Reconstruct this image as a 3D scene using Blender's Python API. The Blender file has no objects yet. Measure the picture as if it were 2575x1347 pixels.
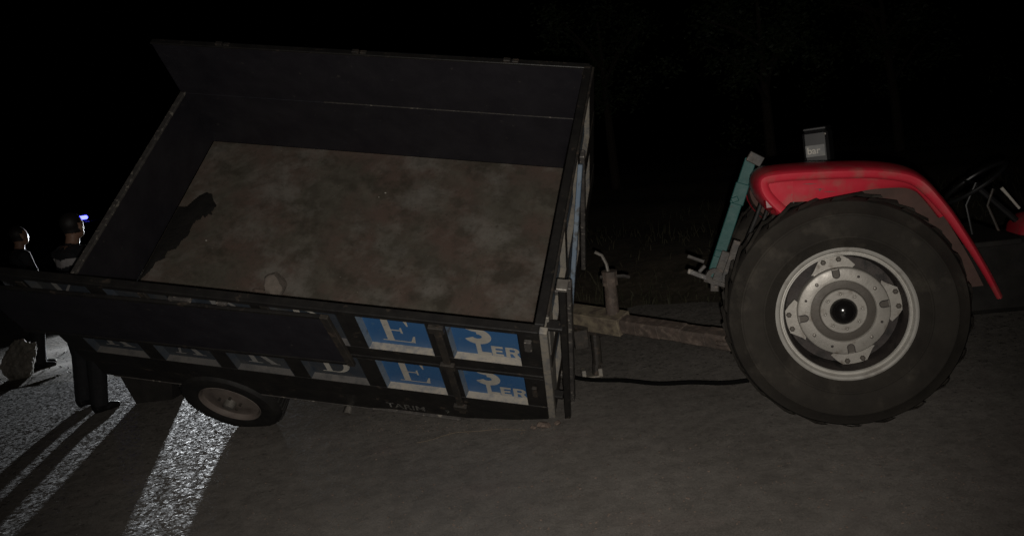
import bpy, bmesh, math, random
import numpy as np
from mathutils import Vector, Matrix
random.seed(7); RNG = np.random.default_rng(7)
S = bpy.context.scene
COL = S.collection

# ------------------------------------------------------------------ camera
F_PX, PITCH, ROLL, HC = 2157.2, .1163, .1431, 1.60
PW, PH = 2575, 1347
cp, sp, cr, sr = math.cos(PITCH), math.sin(PITCH), math.cos(ROLL), math.sin(ROLL)
_fwd = Vector((0, cp, -sp)); _up0 = Vector((0, sp, cp)); _r0 = Vector((1, 0, 0))
_right = _r0*cr - _up0*sr; _up = _r0*sr + _up0*cr
cam_d = bpy.data.cameras.new('camera'); cam = bpy.data.objects.new('camera', cam_d); COL.objects.link(cam)
m = Matrix.Identity(4)
for i in range(3):
    m[i][0], m[i][1], m[i][2] = _right[i], _up[i], -_fwd[i]
m.translation = (0, 0, HC)
cam.matrix_world = m
cam_d.sensor_width = 36; cam_d.lens = F_PX/PW*36; cam_d.clip_end = 500; cam_d.clip_start = .05
S.camera = cam

def ray(px, py):
    return _fwd + _right*((px-PW/2)/F_PX) - _up*((py-PH/2)/F_PX)
def at(px, py, Y):
    d = ray(px, py); return Vector((0, 0, HC)) + d*(Y/d.y)
def on_ground(px, py, z=0.):
    d = ray(px, py); return Vector((0, 0, HC)) + d*((z-HC)/d.z)

# ------------------------------------------------------------------ world, lights, exposure
w = bpy.data.worlds.new('World'); S.world = w; w.use_nodes = True
nt = w.node_tree; bg = nt.nodes['Background']
sky = nt.nodes.new('ShaderNodeTexSky'); sky.sky_type = 'NISHITA'; sky.sun_disc = False
sky.sun_elevation = math.radians(-6); sky.sun_rotation = math.radians(200)
nt.links.new(sky.outputs[0], bg.inputs[0]); bg.inputs[1].default_value = .03

def lamp(name, kind, loc, target, watt, color=(1, 1, 1), size=.02, cone=120, blend=1.):
    l = bpy.data.lights.new(name, kind); l.energy = watt; l.color = color; l.shadow_soft_size = size
    if kind == 'SPOT': l.spot_size = math.radians(cone); l.spot_blend = blend
    o = bpy.data.objects.new(name, l); COL.objects.link(o); o.location = loc
    d = Vector(target)-Vector(loc); o.rotation_euler = d.to_track_quat('-Z', 'Y').to_euler()
    return o
# the hand-held torch beside the phone that lights the near side of everything
lamp('hand_torch', 'SPOT', (.025, .02, 1.54), at(1280, 620, 6.), 440, (1, .945, .87), .012, 84, 1.)
S.view_settings.view_transform = 'Standard'; S.view_settings.look = 'None'
S.view_settings.exposure = 0; S.view_settings.gamma = 1; S.view_settings.use_curve_mapping = False
S.render.resolution_x, S.render.resolution_y = 1024, 535

# ------------------------------------------------------------------ helpers
class MB:
    def __init__(s): s.v = []; s.f = []; s.mi = []
    def add(s, vs, fs, mi=0):
        b = len(s.v); s.v += [tuple(map(float, p)) for p in vs]; s.f += [tuple(b+i for i in f) for f in fs]; s.mi += [mi]*len(fs); return s
    def box(s, a, b, mi=0, M=None, bev=.004):
        a = Vector(a); b = Vector(b)
        lo = Vector(map(min, a, b)); hi = Vector(map(max, a, b)); d = hi-lo
        e = min(bev, min(d)*.3)
        vs = []
        for sx in (0, 1):
            for sy in (0, 1):
                for sz in (0, 1):
                    c = Vector((hi.x if sx else lo.x, hi.y if sy else lo.y, hi.z if sz else lo.z))
                    o = Vector((-1 if sx else 1, -1 if sy else 1, -1 if sz else 1))*e
                    for k in range(3):
                        p = c+o; p[k] = c[k]; vs.append(p)
        def I(x, y, z, k): return (x*4+y*2+z)*3+k
        fs = []
        for k in range(3):
            for sd in (0, 1):
                q = []
                for (u, v_) in ((0, 0), (1, 0), (1, 1), (0, 1)):
                    c = [0, 0, 0]; c[k] = sd; c[(k+1) % 3] = u; c[(k+2) % 3] = v_; q.append(I(*c, k))
                fs.append(q if sd else q[::-1])
        for k in range(3):          # edge strips along axis k
            i, j = (k+1) % 3, (k+2) % 3
            for u in (0, 1):
                for v_ in (0, 1):
                    c0 = [0, 0, 0]; c1 = [0, 0, 0]; c0[k] = 0; c1[k] = 1
                    c0[i] = c1[i] = u; c0[j] = c1[j] = v_
                    q = [I(*c0, i), I(*c1, i), I(*c1, j), I(*c0, j)]
                    fs.append(q if (u ^ v_) else q[::-1])
        for x in (0, 1):
            for y in (0, 1):
                for z in (0, 1):
                    q = [I(x, y, z, 0), I(x, y, z, 1), I(x, y, z, 2)]
                    fs.append(q if (x+y+z) % 2 else q[::-1])
        if M is not None: vs = [M @ p for p in vs]
        return s.add(vs, fs, mi)
    def bar(s, A, B, wd, ht, mi=0, up=(0, 0, 1), bev=.004):
        A = Vector(A); B = Vector(B); x = (B-A); L = x.length; x.normalize()
        y = Vector(up).cross(x).normalized(); z = x.cross(y)
        M = Matrix(((x.x, y.x, z.x, A.x), (x.y, y.y, z.y, A.y), (x.z, y.z, z.z, A.z), (0, 0, 0, 1)))
        return s.box((0, -wd/2, -ht/2), (L, wd/2, ht/2), mi, M, bev)
    def tube(s, pts, r, n=8, mi=0, cap=True):
        pts = [Vector(p) for p in pts]; rs = r if isinstance(r, (list, tuple)) else [r]*len(pts)
        vs = []; up = Vector((0, 0, 1)); prev = None
        for i, p in enumerate(pts):
            t = (pts[min(i+1, len(pts)-1)]-pts[max(i-1, 0)]).normalized()
            if prev is None:
                a = up if abs(t.z) < .9 else Vector((1, 0, 0)); u = t.cross(a).normalized()
            else:
                u = (prev - t*prev.dot(t)).normalized()
            prev = u; v_ = t.cross(u)
            for k in range(n):
                an = 2*math.pi*k/n; vs.append(p+(u*math.cos(an)+v_*math.sin(an))*rs[i])
        fs = [(i*n+k, i*n+(k+1) % n, (i+1)*n+(k+1) % n, (i+1)*n+k) for i in range(len(pts)-1) for k in range(n)]
        if cap: fs += [tuple(range(n))[::-1], tuple((len(pts)-1)*n+k for k in range(n))]
        return s.add(vs, fs, mi)
    def lathe(s, prof, n=48, c=(0, 0, 0), mi=0, closed=False, a0=0., a1=2*math.pi):
        # prof: (r, y) about the Y axis through c
        c = Vector(c); full = abs(a1-a0-2*math.pi) < 1e-6; m_ = n if full else n+1
        vs = [c+Vector((r*math.cos(a0+(a1-a0)*k/n), y, r*math.sin(a0+(a1-a0)*k/n))) for k in range(m_) for r, y in prof]
        P = len(prof); fs = []
        for k in range(n):
            k2 = (k+1) % m_
            for i in range(P if closed else P-1):
                j = (i+1) % P
                fs.append((k*P+i, k2*P+i, k2*P+j, k*P+j))
        return s.add(vs, fs, mi)
    def prism(s, poly, y0, y1, mi=0, f=lambda x, y, z: (x, y, z)):
        # poly in (x, z), extruded y0..y1
        n = len(poly)
        vs = [f(x, y0, z) for x, z in poly]+[f(x, y1, z) for x, z in poly]
        fs = [tuple(range(n)), tuple(range(n, 2*n))[::-1]]+[(i, i+n, (i+1) % n+n, (i+1) % n) for i in range(n)]
        return s.add(vs, fs, mi)
    def build(s, name, mats, parent=None, smooth=30, fix=True):
        me = bpy.data.meshes.new(name); me.from_pydata(s.v, [], s.f)
        mats = mats if isinstance(mats, (list, tuple)) else [mats]
        for k in mats: me.materials.append(k)
        if len(mats) > 1: me.polygons.foreach_set('material_index', s.mi)
        if fix:
            bm = bmesh.new(); bm.from_mesh(me); bmesh.ops.recalc_face_normals(bm, faces=bm.faces); bm.to_mesh(me); bm.free()
        if smooth:
            me.polygons.foreach_set('use_smooth', [True]*len(me.polygons)); me.set_sharp_from_angle(angle=math.radians(smooth))
        o = bpy.data.objects.new(name, me); COL.objects.link(o); o.parent = parent
        return o
def tag(o, label=None, cat=None, group=None, kind=None):
    for k, v_ in (('label', label), ('category', cat), ('group', group), ('kind', kind)):
        if v_: o[k] = v_
    return o
def empty(name, M):
    o = bpy.data.objects.new(name, None); COL.objects.link(o); o.matrix_world = M; o.empty_display_size = .2; return o
def copy_tree(o, parent=None):
    c = o.copy(); COL.objects.link(c); c.parent = parent
    for ch in list(o.children): copy_tree(ch, c)
    return c

# ------------------------------------------------------------------ materials
def mat(name, c1, c2=None, scale=6., rough=.6, metal=0., c3=None, s3=2., t3=.6, bump=0., bscale=60., spec=.5, contrast=.15, rvar=.1, emit=None, es=0., w3=.06, detail=6):
    m = bpy.data.materials.new(name); m.use_nodes = True; n = m.node_tree.nodes; l = m.node_tree.links; b = n['Principled BSDF']
    tc = n.new('ShaderNodeTexCoord'); co = tc.outputs['Object']
    def noise(sc, det=detail, ro=.6):
        t = n.new('ShaderNodeTexNoise'); t.inputs['Scale'].default_value = sc; t.inputs['Detail'].default_value = det; t.inputs['Roughness'].default_value = ro
        l.new(co, t.inputs['Vector']); return t
    def ramp(src, a, bb):
        r = n.new('ShaderNodeMapRange'); r.inputs[1].default_value = a; r.inputs[2].default_value = bb; l.new(src, r.inputs[0]); return r.outputs[0]
    def mix(f, a, bb):
        x = n.new('ShaderNodeMix'); x.data_type = 'RGBA'; l.new(f, x.inputs[0])
        for i, k in ((6, a), (7, bb)):
            if isinstance(k, tuple): x.inputs[i].default_value = (*k, 1)
            else: l.new(k, x.inputs[i])
        return x.outputs[2]
    col = c1
    if c2:
        t = noise(scale); col = mix(ramp(t.outputs[0], .5-contrast, .5+contrast), c1, c2)
    if c3:
        t = noise(s3); col = mix(ramp(t.outputs[0], t3-w3, t3+w3), col, c3)
    if isinstance(col, tuple): b.inputs['Base Color'].default_value = (*col, 1)
    else: l.new(col, b.inputs['Base Color'])
    b.inputs['Metallic'].default_value = metal; b.inputs['Specular IOR Level'].default_value = spec
    if rvar:
        t = noise(scale*1.7); l.new(ramp(t.outputs[0], .2, .8), (r := n.new('ShaderNodeMapRange')).inputs[0])
        r.inputs[3].default_value = max(.03, rough-rvar); r.inputs[4].default_value = min(1, rough+rvar); l.new(r.outputs[0], b.inputs['Roughness'])
    else: b.inputs['Roughness'].default_value = rough
    if bump:
        t = noise(bscale, 4); bp = n.new('ShaderNodeBump'); bp.inputs['Strength'].default_value = bump; bp.inputs['Distance'].default_value = .01
        l.new(t.outputs[0], bp.inputs['Height']); l.new(bp.outputs[0], b.inputs['Normal'])
    if emit: b.inputs['Emission Color'].default_value = (*emit, 1); b.inputs['Emission Strength'].default_value = es
    return m

def asphalt(name):
    m = bpy.data.materials.new(name); m.use_nodes = True; n = m.node_tree.nodes; l = m.node_tree.links; b = n['Principled BSDF']
    tc = n.new('ShaderNodeTexCoord'); co = tc.outputs['Object']
    def tex(kind, sc, **k):
        t = n.new(kind); t.inputs['Scale'].default_value = sc; l.new(co, t.inputs['Vector'])
        for a, v_ in k.items(): t.inputs[a].default_value = v_
        return t
    big = tex('ShaderNodeTexNoise', .7, Detail=5.); mid = tex('ShaderNodeTexNoise', 9., Detail=6.); fine = tex('ShaderNodeTexNoise', 140., Detail=3.)
    r1 = n.new('ShaderNodeValToRGB'); r1.color_ramp.elements[0].color = (.076, .069, .062, 1); r1.color_ramp.elements[1].color = (.107, .098, .089, 1)
    r1.color_ramp.elements[0].position = .3; r1.color_ramp.elements[1].position = .7; l.new(big.outputs[0], r1.inputs[0])
    r2 = n.new('ShaderNodeMapRange'); r2.inputs[1].default_value = .3; r2.inputs[2].default_value = .7; r2.inputs[3].default_value = .82; r2.inputs[4].default_value = 1.16; l.new(mid.outputs[0], r2.inputs[0])
    r3 = n.new('ShaderNodeMapRange'); r3.inputs[1].default_value = .25; r3.inputs[2].default_value = .75; r3.inputs[3].default_value = .6; r3.inputs[4].default_value = 1.4; l.new(fine.outputs[0], r3.inputs[0])
    mu = n.new('ShaderNodeMath'); mu.operation = 'MULTIPLY'; l.new(r2.outputs[0], mu.inputs[0]); l.new(r3.outputs[0], mu.inputs[1])
    mx = n.new('ShaderNodeMix'); mx.data_type = 'RGBA'; mx.blend_type = 'MULTIPLY'; mx.inputs[0].default_value = 1; l.new(r1.outputs[0], mx.inputs[6]); l.new(mu.outputs[0], mx.inputs[7])
    # reddish dust patches
    red = tex('ShaderNodeTexNoise', 1.6, Detail=4.); rr = n.new('ShaderNodeMapRange'); rr.inputs[1].default_value = .58; rr.inputs[2].default_value = .72; rr.inputs[4].default_value = .2; l.new(red.outputs[0], rr.inputs[0])
    m2 = n.new('ShaderNodeMix'); m2.data_type = 'RGBA'; l.new(rr.outputs[0], m2.inputs[0]); l.new(mx.outputs[2], m2.inputs[6]); m2.inputs[7].default_value = (.122, .092, .086, 1)
    l.new(m2.outputs[2], b.inputs['Base Color'])
    b.inputs['Roughness'].default_value = .46; b.inputs['Diffuse Roughness'].default_value = 1.; b.inputs['Specular IOR Level'].default_value = .5
    vo = tex('ShaderNodeTexVoronoi', 62.); vo.inputs['Randomness'].default_value = 1
    vo2 = tex('ShaderNodeTexVoronoi', 24.)
    ad = n.new('ShaderNodeMath'); ad.operation = 'ADD'; v2m = n.new('ShaderNodeMath'); v2m.operation = 'MULTIPLY'; v2m.inputs[1].default_value = .35; l.new(vo2.outputs['Distance'], v2m.inputs[0]); l.new(vo.outputs['Distance'], ad.inputs[0]); l.new(v2m.outputs[0], ad.inputs[1])
    bp = n.new('ShaderNodeBump'); bp.inputs['Strength'].default_value = .34; bp.inputs['Distance'].default_value = .006; l.new(ad.outputs[0], bp.inputs['Height'])
    bp2 = n.new('ShaderNodeBump'); bp2.inputs['Strength'].default_value = .025; bp2.inputs['Distance'].default_value = .03; l.new(mid.outputs[0], bp2.inputs['Height']); l.new(bp.outputs[0], bp2.inputs['Normal'])
    vf = tex('ShaderNodeTexVoronoi', 46.); vf.inputs['Randomness'].default_value = 1
    sb = n.new('ShaderNodeVectorMath'); sb.operation = 'SUBTRACT'; l.new(vf.outputs['Color'], sb.inputs[0]); sb.inputs[1].default_value = (.5, .5, .5)
    sc = n.new('ShaderNodeVectorMath'); sc.operation = 'MULTIPLY'; l.new(sb.outputs[0], sc.inputs[0]); sc.inputs[1].default_value = (.34, .34, 0)
    av = n.new('ShaderNodeVectorMath'); av.operation = 'ADD'; l.new(bp2.outputs[0], av.inputs[0]); l.new(sc.outputs[0], av.inputs[1])
    nv = n.new('ShaderNodeVectorMath'); nv.operation = 'NORMALIZE'; l.new(av.outputs[0], nv.inputs[0]); l.new(nv.outputs[0], b.inputs['Normal'])
    return m

def bed_mat():
    m = mat('bed_rusty_sheet', (.082, .072, .056), (.175, .158, .126), 3.2, .62, 0, c3=(.150, .106, .086), s3=2.1, t3=.50, w3=.09, bump=.25, bscale=14, contrast=.2, rvar=.15, detail=9)
    n = m.node_tree.nodes; l = m.node_tree.links; b = n['Principled BSDF']; src = b.inputs['Base Color'].links[0].from_socket
    tc = n['Texture Coordinate'].outputs['Object']
    mr0 = n.new('ShaderNodeMapping'); mr0.inputs['Rotation'].default_value = (0, 0, -.85); l.new(tc, mr0.inputs[0])
    mp = n.new('ShaderNodeMapping'); mp.inputs['Scale'].default_value = (1.4, 2.6, 1); l.new(mr0.outputs[0], mp.inputs[0])
    def nz(sc, det, v_):
        t = n.new('ShaderNodeTexNoise'); t.inputs['Scale'].default_value = sc; t.inputs['Detail'].default_value = det; t.inputs['Roughness'].default_value = .65; l.new(v_, t.inputs['Vector']); return t.outputs[0]
    def mr(s_, a, bb, c=0., d=1.):
        r = n.new('ShaderNodeMapRange'); r.inputs[1].default_value = a; r.inputs[2].default_value = bb; r.inputs[3].default_value = c; r.inputs[4].default_value = d; l.new(s_, r.inputs[0]); return r.outputs[0]
    def mx(f, a, col):
        x = n.new('ShaderNodeMix'); x.data_type = 'RGBA'; l.new(f, x.inputs[0]); l.new(a, x.inputs[6]); x.inputs[7].default_value = (*col, 1); return x.outputs[2]
    c = mx(mr(nz(1.5, 8, mp.outputs[0]), .54, .70, 0, .5), src, (.27, .245, .21))          # scuffed bright streaks
    c = mx(mr(nz(3.1, 7, tc), .50, .64, 0, .8), c, (.066, .057, .043))                    # damp dark stains
    c = mx(mr(nz(1.9, 6, tc), .50, .64, 0, .8), c, (.235, .215, .188))
    c = mx(mr(nz(11, 6, tc), .50, .66, 0, .45), c, (.080, .068, .052))
    c = mx(mr(nz(26, 4, tc), .58, .70, 0, .6), c, (.075, .062, .048))                      # small specks
    c = mx(mr(nz(44, 3, tc), .70, .76, 0, .8), c, (.42, .38, .32))
    l.new(c, b.inputs['Base Color'])
    return m

M = dict(
    asphalt=asphalt('asphalt'),
    earth=mat('earth', (.135, .108, .078), (.070, .060, .040), 3, .95, c3=(.17, .14, .10), s3=9, t3=.58, bump=.8, bscale=25),
    grass=mat('dry_grass', (.070, .062, .036), (.036, .036, .018), 3, .8),
    leaf=mat('leaf', (.045, .065, .022), (.020, .034, .012), 2, .6),
    bark=mat('bark', (.06, .045, .032), (.03, .022, .016), 20, .9, bump=.6),
    black=mat('worn_black_paint', (.016, .015, .015), (.026, .024, .022), 9, .42, c3=(.075, .060, .048), s3=16, t3=.67, bump=.12, bscale=40),
    wallin=mat('inner_wall_paint', (.0185, .017, .0225), (.028, .026, .032), 5, .5, c3=(.060, .055, .052), s3=20, t3=.69, w3=.03, bump=.1, bscale=30),
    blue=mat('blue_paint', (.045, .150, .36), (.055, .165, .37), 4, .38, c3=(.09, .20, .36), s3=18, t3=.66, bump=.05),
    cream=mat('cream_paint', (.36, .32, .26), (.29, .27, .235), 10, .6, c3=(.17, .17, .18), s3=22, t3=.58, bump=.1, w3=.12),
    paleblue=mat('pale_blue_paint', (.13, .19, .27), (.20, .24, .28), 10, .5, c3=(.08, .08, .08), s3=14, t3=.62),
    white=mat('lettering_white', (.60, .57, .50), (.50, .47, .42), 20, .55, c3=(.2, .22, .26), s3=30, t3=.68),
    greyletter=mat('lettering_grey', (.20, .19, .17), (.05, .05, .05), 40, .6),
    dimdustyletter=mat('dim_dusty_lettering', (.36, .35, .33), (.28, .27, .26), 20, .6),  # left letters: dirt, with the torch falloff also put into the colour
    bed=bed_mat(),
    rust=mat('rusty_steel', (.125, .092, .075), (.075, .060, .050), 12, .75, c3=(.20, .155, .125), s3=15, t3=.60, bump=.8, bscale=30, w3=.08),
    creamrust=mat('cream_flaking_paint', (.30, .25, .17), (.20, .165, .12), 16, .75, c3=(.11, .085, .068), s3=14, t3=.55, bump=.4, bscale=40, w3=.12),
    steel=mat('dark_steel', (.035, .032, .030), (.065, .055, .045), 12, .55, .2, c3=(.12, .09, .07), s3=20, t3=.62, bump=.2),
    scratched=mat('scratched_post_paint', (.060, .055, .052), (.11, .10, .092), 22, .5, c3=(.30, .27, .23), s3=30, t3=.61, bump=.2, w3=.03),
    grime=mat('greasy_dark_casting', (.012, .011, .010), (.022, .020, .018), 9, .8, bump=.2, spec=.25),
    galv=mat('worn_bright_steel', (.30, .28, .25), (.20, .18, .16), 20, .45, .5, bump=.1),
    rubber=mat('dusty_rubber', (.022, .019, .016), (.038, .033, .027), 4, .88, c3=(.062, .054, .044), s3=3.5, t3=.60, bump=.25, bscale=35, spec=.25),
    rubber2=mat('black_rubber', (.010, .009, .009), (.022, .020, .018), 14, .7, bump=.15),
    silver=mat('silver_wheel_paint', (.40, .375, .335), (.33, .31, .28), 7, .42, .25, c3=(.20, .17, .14), s3=11, t3=.63, bump=.08, bscale=60),
    rimsilver=mat('bright_rim_paint', (.55, .53, .49), (.46, .44, .40), 7, .40, .15, c3=(.28, .25, .22), s3=9, t3=.64, w3=.1),
    wheelpaint=mat('faded_wheel_paint', (.20, .165, .145), (.165, .135, .118), 5, .7, c3=(.09, .065, .055), s3=9, t3=.66, w3=.14),
    hose=mat('hose_rubber', (.004, .004, .004), None, rough=.9, rvar=0, spec=.1),
    dimdustyblue=mat('dim_dusty_blue_paint', (.040, .052, .070), (.060, .070, .085), 7, .55, c3=(.085, .085, .085), s3=6, t3=.58, w3=.12),  # left panels: dirt plus torch falloff painted in as a dimmer, greyer blue
    dimdustycream=mat('dim_dusty_cream_paint', (.13, .12, .11), (.095, .09, .088), 7, .65, c3=(.06, .06, .06), s3=12, t3=.6, w3=.12),  # sills of the left panels, dimmed in colour for dirt and torch falloff
    dishdark=mat('dusty_wheel_dish', (.036, .028, .026), (.058, .047, .042), 9, .7, c3=(.014, .012, .011), s3=13, t3=.58, bump=.2),
    hubring=mat('greasy_hub_ring', (.115, .100, .084), (.085, .074, .062), 8, .55, .2, bump=.1),
    gloss=mat('gloss_black_cap', (.010, .009, .009), None, rough=.16, rvar=0),
    red=mat('red_paint', (.62, .032, .056), (.54, .028, .048), 6, .34, c3=(.42, .12, .105), s3=6, t3=.58, w3=.10, bump=.18, bscale=5, spec=.6),
    reddark=mat('tail_lamp_red', (.16, .006, .010), None, rough=.25, rvar=0),
    liner=mat('dusty_fender_inside', (.120, .066, .054), (.085, .052, .043), 8, .9, c3=(.13, .045, .040), s3=6, t3=.64, bump=.3),
    teal=mat('teal_paint', (.011, .078, .072), (.015, .092, .084), 8, .6, c3=(.040, .050, .045), s3=15, t3=.66, bump=.15),
    plastic=mat('black_plastic', (.010, .010, .011), (.016, .016, .016), 6, .42, rvar=.06),
    labelw=mat('label_white', (.22, .22, .21), (.17, .17, .17), 26, .6),
    stone=mat('broken_concrete', (.24, .20, .17), (.17, .145, .12), 16, .9, bump=.5, bscale=60),
    rock=mat('grey_rock', (.24, .22, .19), (.13, .115, .095), 8, .95, c3=(.30, .28, .25), s3=4, t3=.66, bump=.7, bscale=18),
    tarp=mat('black_tarpaulin', (.009, .008, .007), (.015, .013, .011), 9, .75, bump=.6, bscale=22),
    block=mat('dark_block', (.030, .026, .023), (.018, .016, .014), 8, .9, bump=.5),
    clod=mat('dirt_clod', (.20, .15, .12), (.12, .09, .075), 30, .95, bump=.6),
    straw=mat('straw', (.21, .165, .115), (.15, .115, .08), 30, .8),
    skin=mat('skin', (.33, .19, .13), (.28, .16, .11), 14, .5, spec=.4),
    cloth=mat('dark_cloth', (.012, .012, .016), (.020, .019, .022), 20, .85, bump=.5, bscale=45),
    trousers=mat('dark_trousers', (.010, .010, .012), (.016, .016, .018), 20, .85, bump=.5, bscale=40),
    reflect=mat('reflective_band', (.50, .47, .47), (.34, .32, .32), 9, .55),
    hair=mat('dark_hair', (.010, .008, .007), (.018, .014, .012), 60, .6),
    shoe=mat('black_shoe', (.010, .009, .009), None, rough=.5),
    carpaint=mat('car_paint_dark', (.012, .014, .020), (.016, .018, .024), 3, .3),
    glass=mat('car_glass', (.006, .007, .008), None, rough=.08, rvar=0),
    lens=mat('headlight_lens', (.8, .8, .8), None, rough=.2, rvar=0, emit=(.9, .95, 1), es=30),
    beacon=mat('blue_beacon', (.02, .03, .5), None, rough=.3, rvar=0, emit=(.055, .06, 1), es=10),
)

# ================================================================== setting
# road runs along the vehicles; its far edge is ragged
def road_edge(x): return 9.1 - .10*(x+4) + .16*math.sin(x*1.7) + .09*math.sin(x*4.9+1) + .05*math.sin(x*11.3)
def ground_z(x, y):
    d = y-road_edge(x)
    if d < 0: return -.03
    return -.03 + .04*min(1, d/.4) + .05*math.sin(x*1.3+y)*min(1, d) + .02*math.sin(x*3.7-y*2.9)*min(1, d) + max(0, d-1)*.03 + .16*min(1.2, max(0, d-.3))*min(1, max(0, x+1.2)) 
g = MB(); xs = list(np.arange(-16, 16.1, .4)); ys = list(np.arange(7.5, 30, .35))
xs = [-150, -60, -30]+xs+[30, 60, 150]; ys = [-60, -20, 0]+ys+[45, 80, 160]
vs = [(x, y, ground_z(max(-16, min(16, x)), min(y, 30))) for y in ys for x in xs]; nx = len(xs)
g.add(vs, [(j*nx+i, j*nx+i+1, (j+1)*nx+i+1, (j+1)*nx+i) for j in range(len(ys)-1) for i in range(nx-1)])
tag(g.build('ground', M['earth'], fix=False), kind='structure')
r = MB(); ex = [-120, -60, -30]+list(np.arange(-14, 14.01, .12))+[30, 60, 120]
n_ = len(ex)
rows = [[(x, -6-.10*x, 0) for x in ex], [(x, road_edge(max(-14, min(14, x)))-.10*(x-max(-14, min(14, x)))-.05, 0.) for x in ex], [(x, road_edge(max(-14, min(14, x)))-.10*(x-max(-14, min(14, x)))+.03, -.045) for x in ex]]
r.add(sum(rows, []), [(j*n_+i, j*n_+i+1, (j+1)*n_+i+1, (j+1)*n_+i) for j in range(2) for i in range(n_-1)])
tag(r.build('road', M['asphalt'], smooth=0, fix=False), kind='structure')

# grass beyond the road edge: one uncountable mass
def grass():
    b = MB()
    for _ in range(9000):
        x = random.uniform(-11, 9); d = random.random()**1.6*7; y = road_edge(x)+d-.05
        if random.random() > .55+.45*math.sin(x*2.1+y*1.3): continue
        z = ground_z(x, y)-.01; h = random.uniform(.05, .17)+(.2 if random.random() < .06 else 0)
        if x < -2.8:
            if random.random() < .8 or y > 12: continue
            h = random.uniform(.02, .05)
        a = random.uniform(0, 6.28); wd = random.uniform(.004, .009)
        c = Vector((x, y, z)); u = Vector((math.cos(a), math.sin(a), 0)); ln = Vector((random.gauss(0, .5), random.gauss(0, .5), 0))*h
        p1 = c+ln*.35+Vector((0, 0, h*.6)); p2 = c+ln+Vector((0, 0, h))
        b.add([c-u*wd, c+u*wd, p1+u*wd*.7, p1-u*wd*.7, p2], [(0, 1, 2, 3), (3, 2, 4)])
    o = b.build('grass', M['grass'], smooth=0, fix=False); tag(o, 'low dry grass growing beyond the far road edge', 'grass', kind='stuff')
grass()

def tree(x, y, h, cr_, label, n=5200):
    root = empty('tree', Matrix.Translation((x, y, ground_z(x, min(y, 30))-.05)))
    tag(root, label, 'tree', 'dark trees behind the tractor')
    t = MB(); ln = random.uniform(-.2, .2)
    t.tube([(0, 0, 0), (ln*.3, 0, h*.25), (ln, .1, h*.55), (ln*1.3, .1, h*.8)], [.13, .11, .07, .03], 9)
    limbs = []
    for k in range(7):
        a = k*2.4+random.random(); z0 = h*random.uniform(.3, .6); e = Vector((math.cos(a)*cr_*.7, math.sin(a)*cr_*.7, z0+h*random.uniform(.1, .3)))
        t.tube([(ln*.6, 0, z0), ((ln*.6+e.x)/2, e.y/2, (z0+e.z)/2+.1), e], [.05, .035, .012], 6); limbs.append(e)
    t.build('trunk', M['bark'], root)
    c = MB(); cl = [Vector((random.gauss(0, cr_*.45), random.gauss(0, cr_*.45), h*.62+random.gauss(0, h*.16))) for _ in range(26)]+limbs
    for _ in range(n):
        p = random.choice(cl)+Vector((random.gauss(0, .22), random.gauss(0, .22), random.gauss(0, .2)))
        u = Vector((random.gauss(0, 1), random.gauss(0, 1), random.gauss(0, .6))).normalized(); v_ = u.cross(Vector((random.gauss(0, 1), random.gauss(0, 1), random.gauss(0, 1)))).normalized()
        L_ = random.uniform(.035, .07); W_ = L_*.42
        c.add([p-u*L_, p+v_*W_, p+u*L_, p-v_*W_], [(0, 1, 2, 3)])
    c.build('crown', M['leaf'], root, smooth=0, fix=False)
tree(6.2, 19.6, 5.2, 1.8, 'dark leafy tree barely visible above the tractor fender')
tree(9.9, 21.2, 5.6, 2.0, 'dark leafy tree at the right edge behind the tractor')
tree(3.0, 22.5, 5.4, 1.7, 'dark leafy tree behind the gap between trailer and tractor')

# ================================================================== trailer
TX, TY, TZ, TYAW, TPIT, TROL = .1001, 5.2727, .037, -.1961, .2155, .7677
L, W, H1, H = 3.1693, 2.1344, .5907, 1.1119
NL, FL = .0709, -.1186
PX0, PP, PWD, ZB, ZT, PHT = .1218, .5083, .3949, .178, .6972, .3733
RT = Matrix.Rotation(TYAW, 4, 'Z') @ Matrix.Rotation(TPIT, 4, 'Y') @ Matrix.Rotation(TROL, 4, 'X')
MT = Matrix.Translation((TX, TY, TZ)) @ RT @ Matrix.Translation((-L, 0, 0))
MTi = MT.inverted()
trailer = empty('farm_trailer', MT)
tag(trailer, 'black open farm trailer with blue lettered side panels tipped over towards the road', 'trailer')
ca, sa = math.cos(NL), math.sin(NL)
def NW(x, o, z): return Vector((x, -o*ca - z*sa, z*ca - o*sa*0))           # near wall frame: o outward
MN = Matrix(((1, 0, 0, 0), (0, ca, -sa, 0), (0, 0, ca, 0), (0, 0, 0, 1)))   # (x, -o, z) -> trailer
MF = Matrix(((1, 0, 0, 0), (0, 1, math.sin(FL), W), (0, 0, math.cos(FL), 0), (0, 0, 0, 1)))
def tpart(name, mt, fill, parent=trailer, smooth=30):
    b = MB(); fill(b); return b.build(name, mt, parent, smooth)
def sbox(name, mt, a, c, MM=None, parent=trailer, bev=.004): return tpart(name, mt, lambda b: b.box(a, c, 0, MM, bev), parent)

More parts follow.
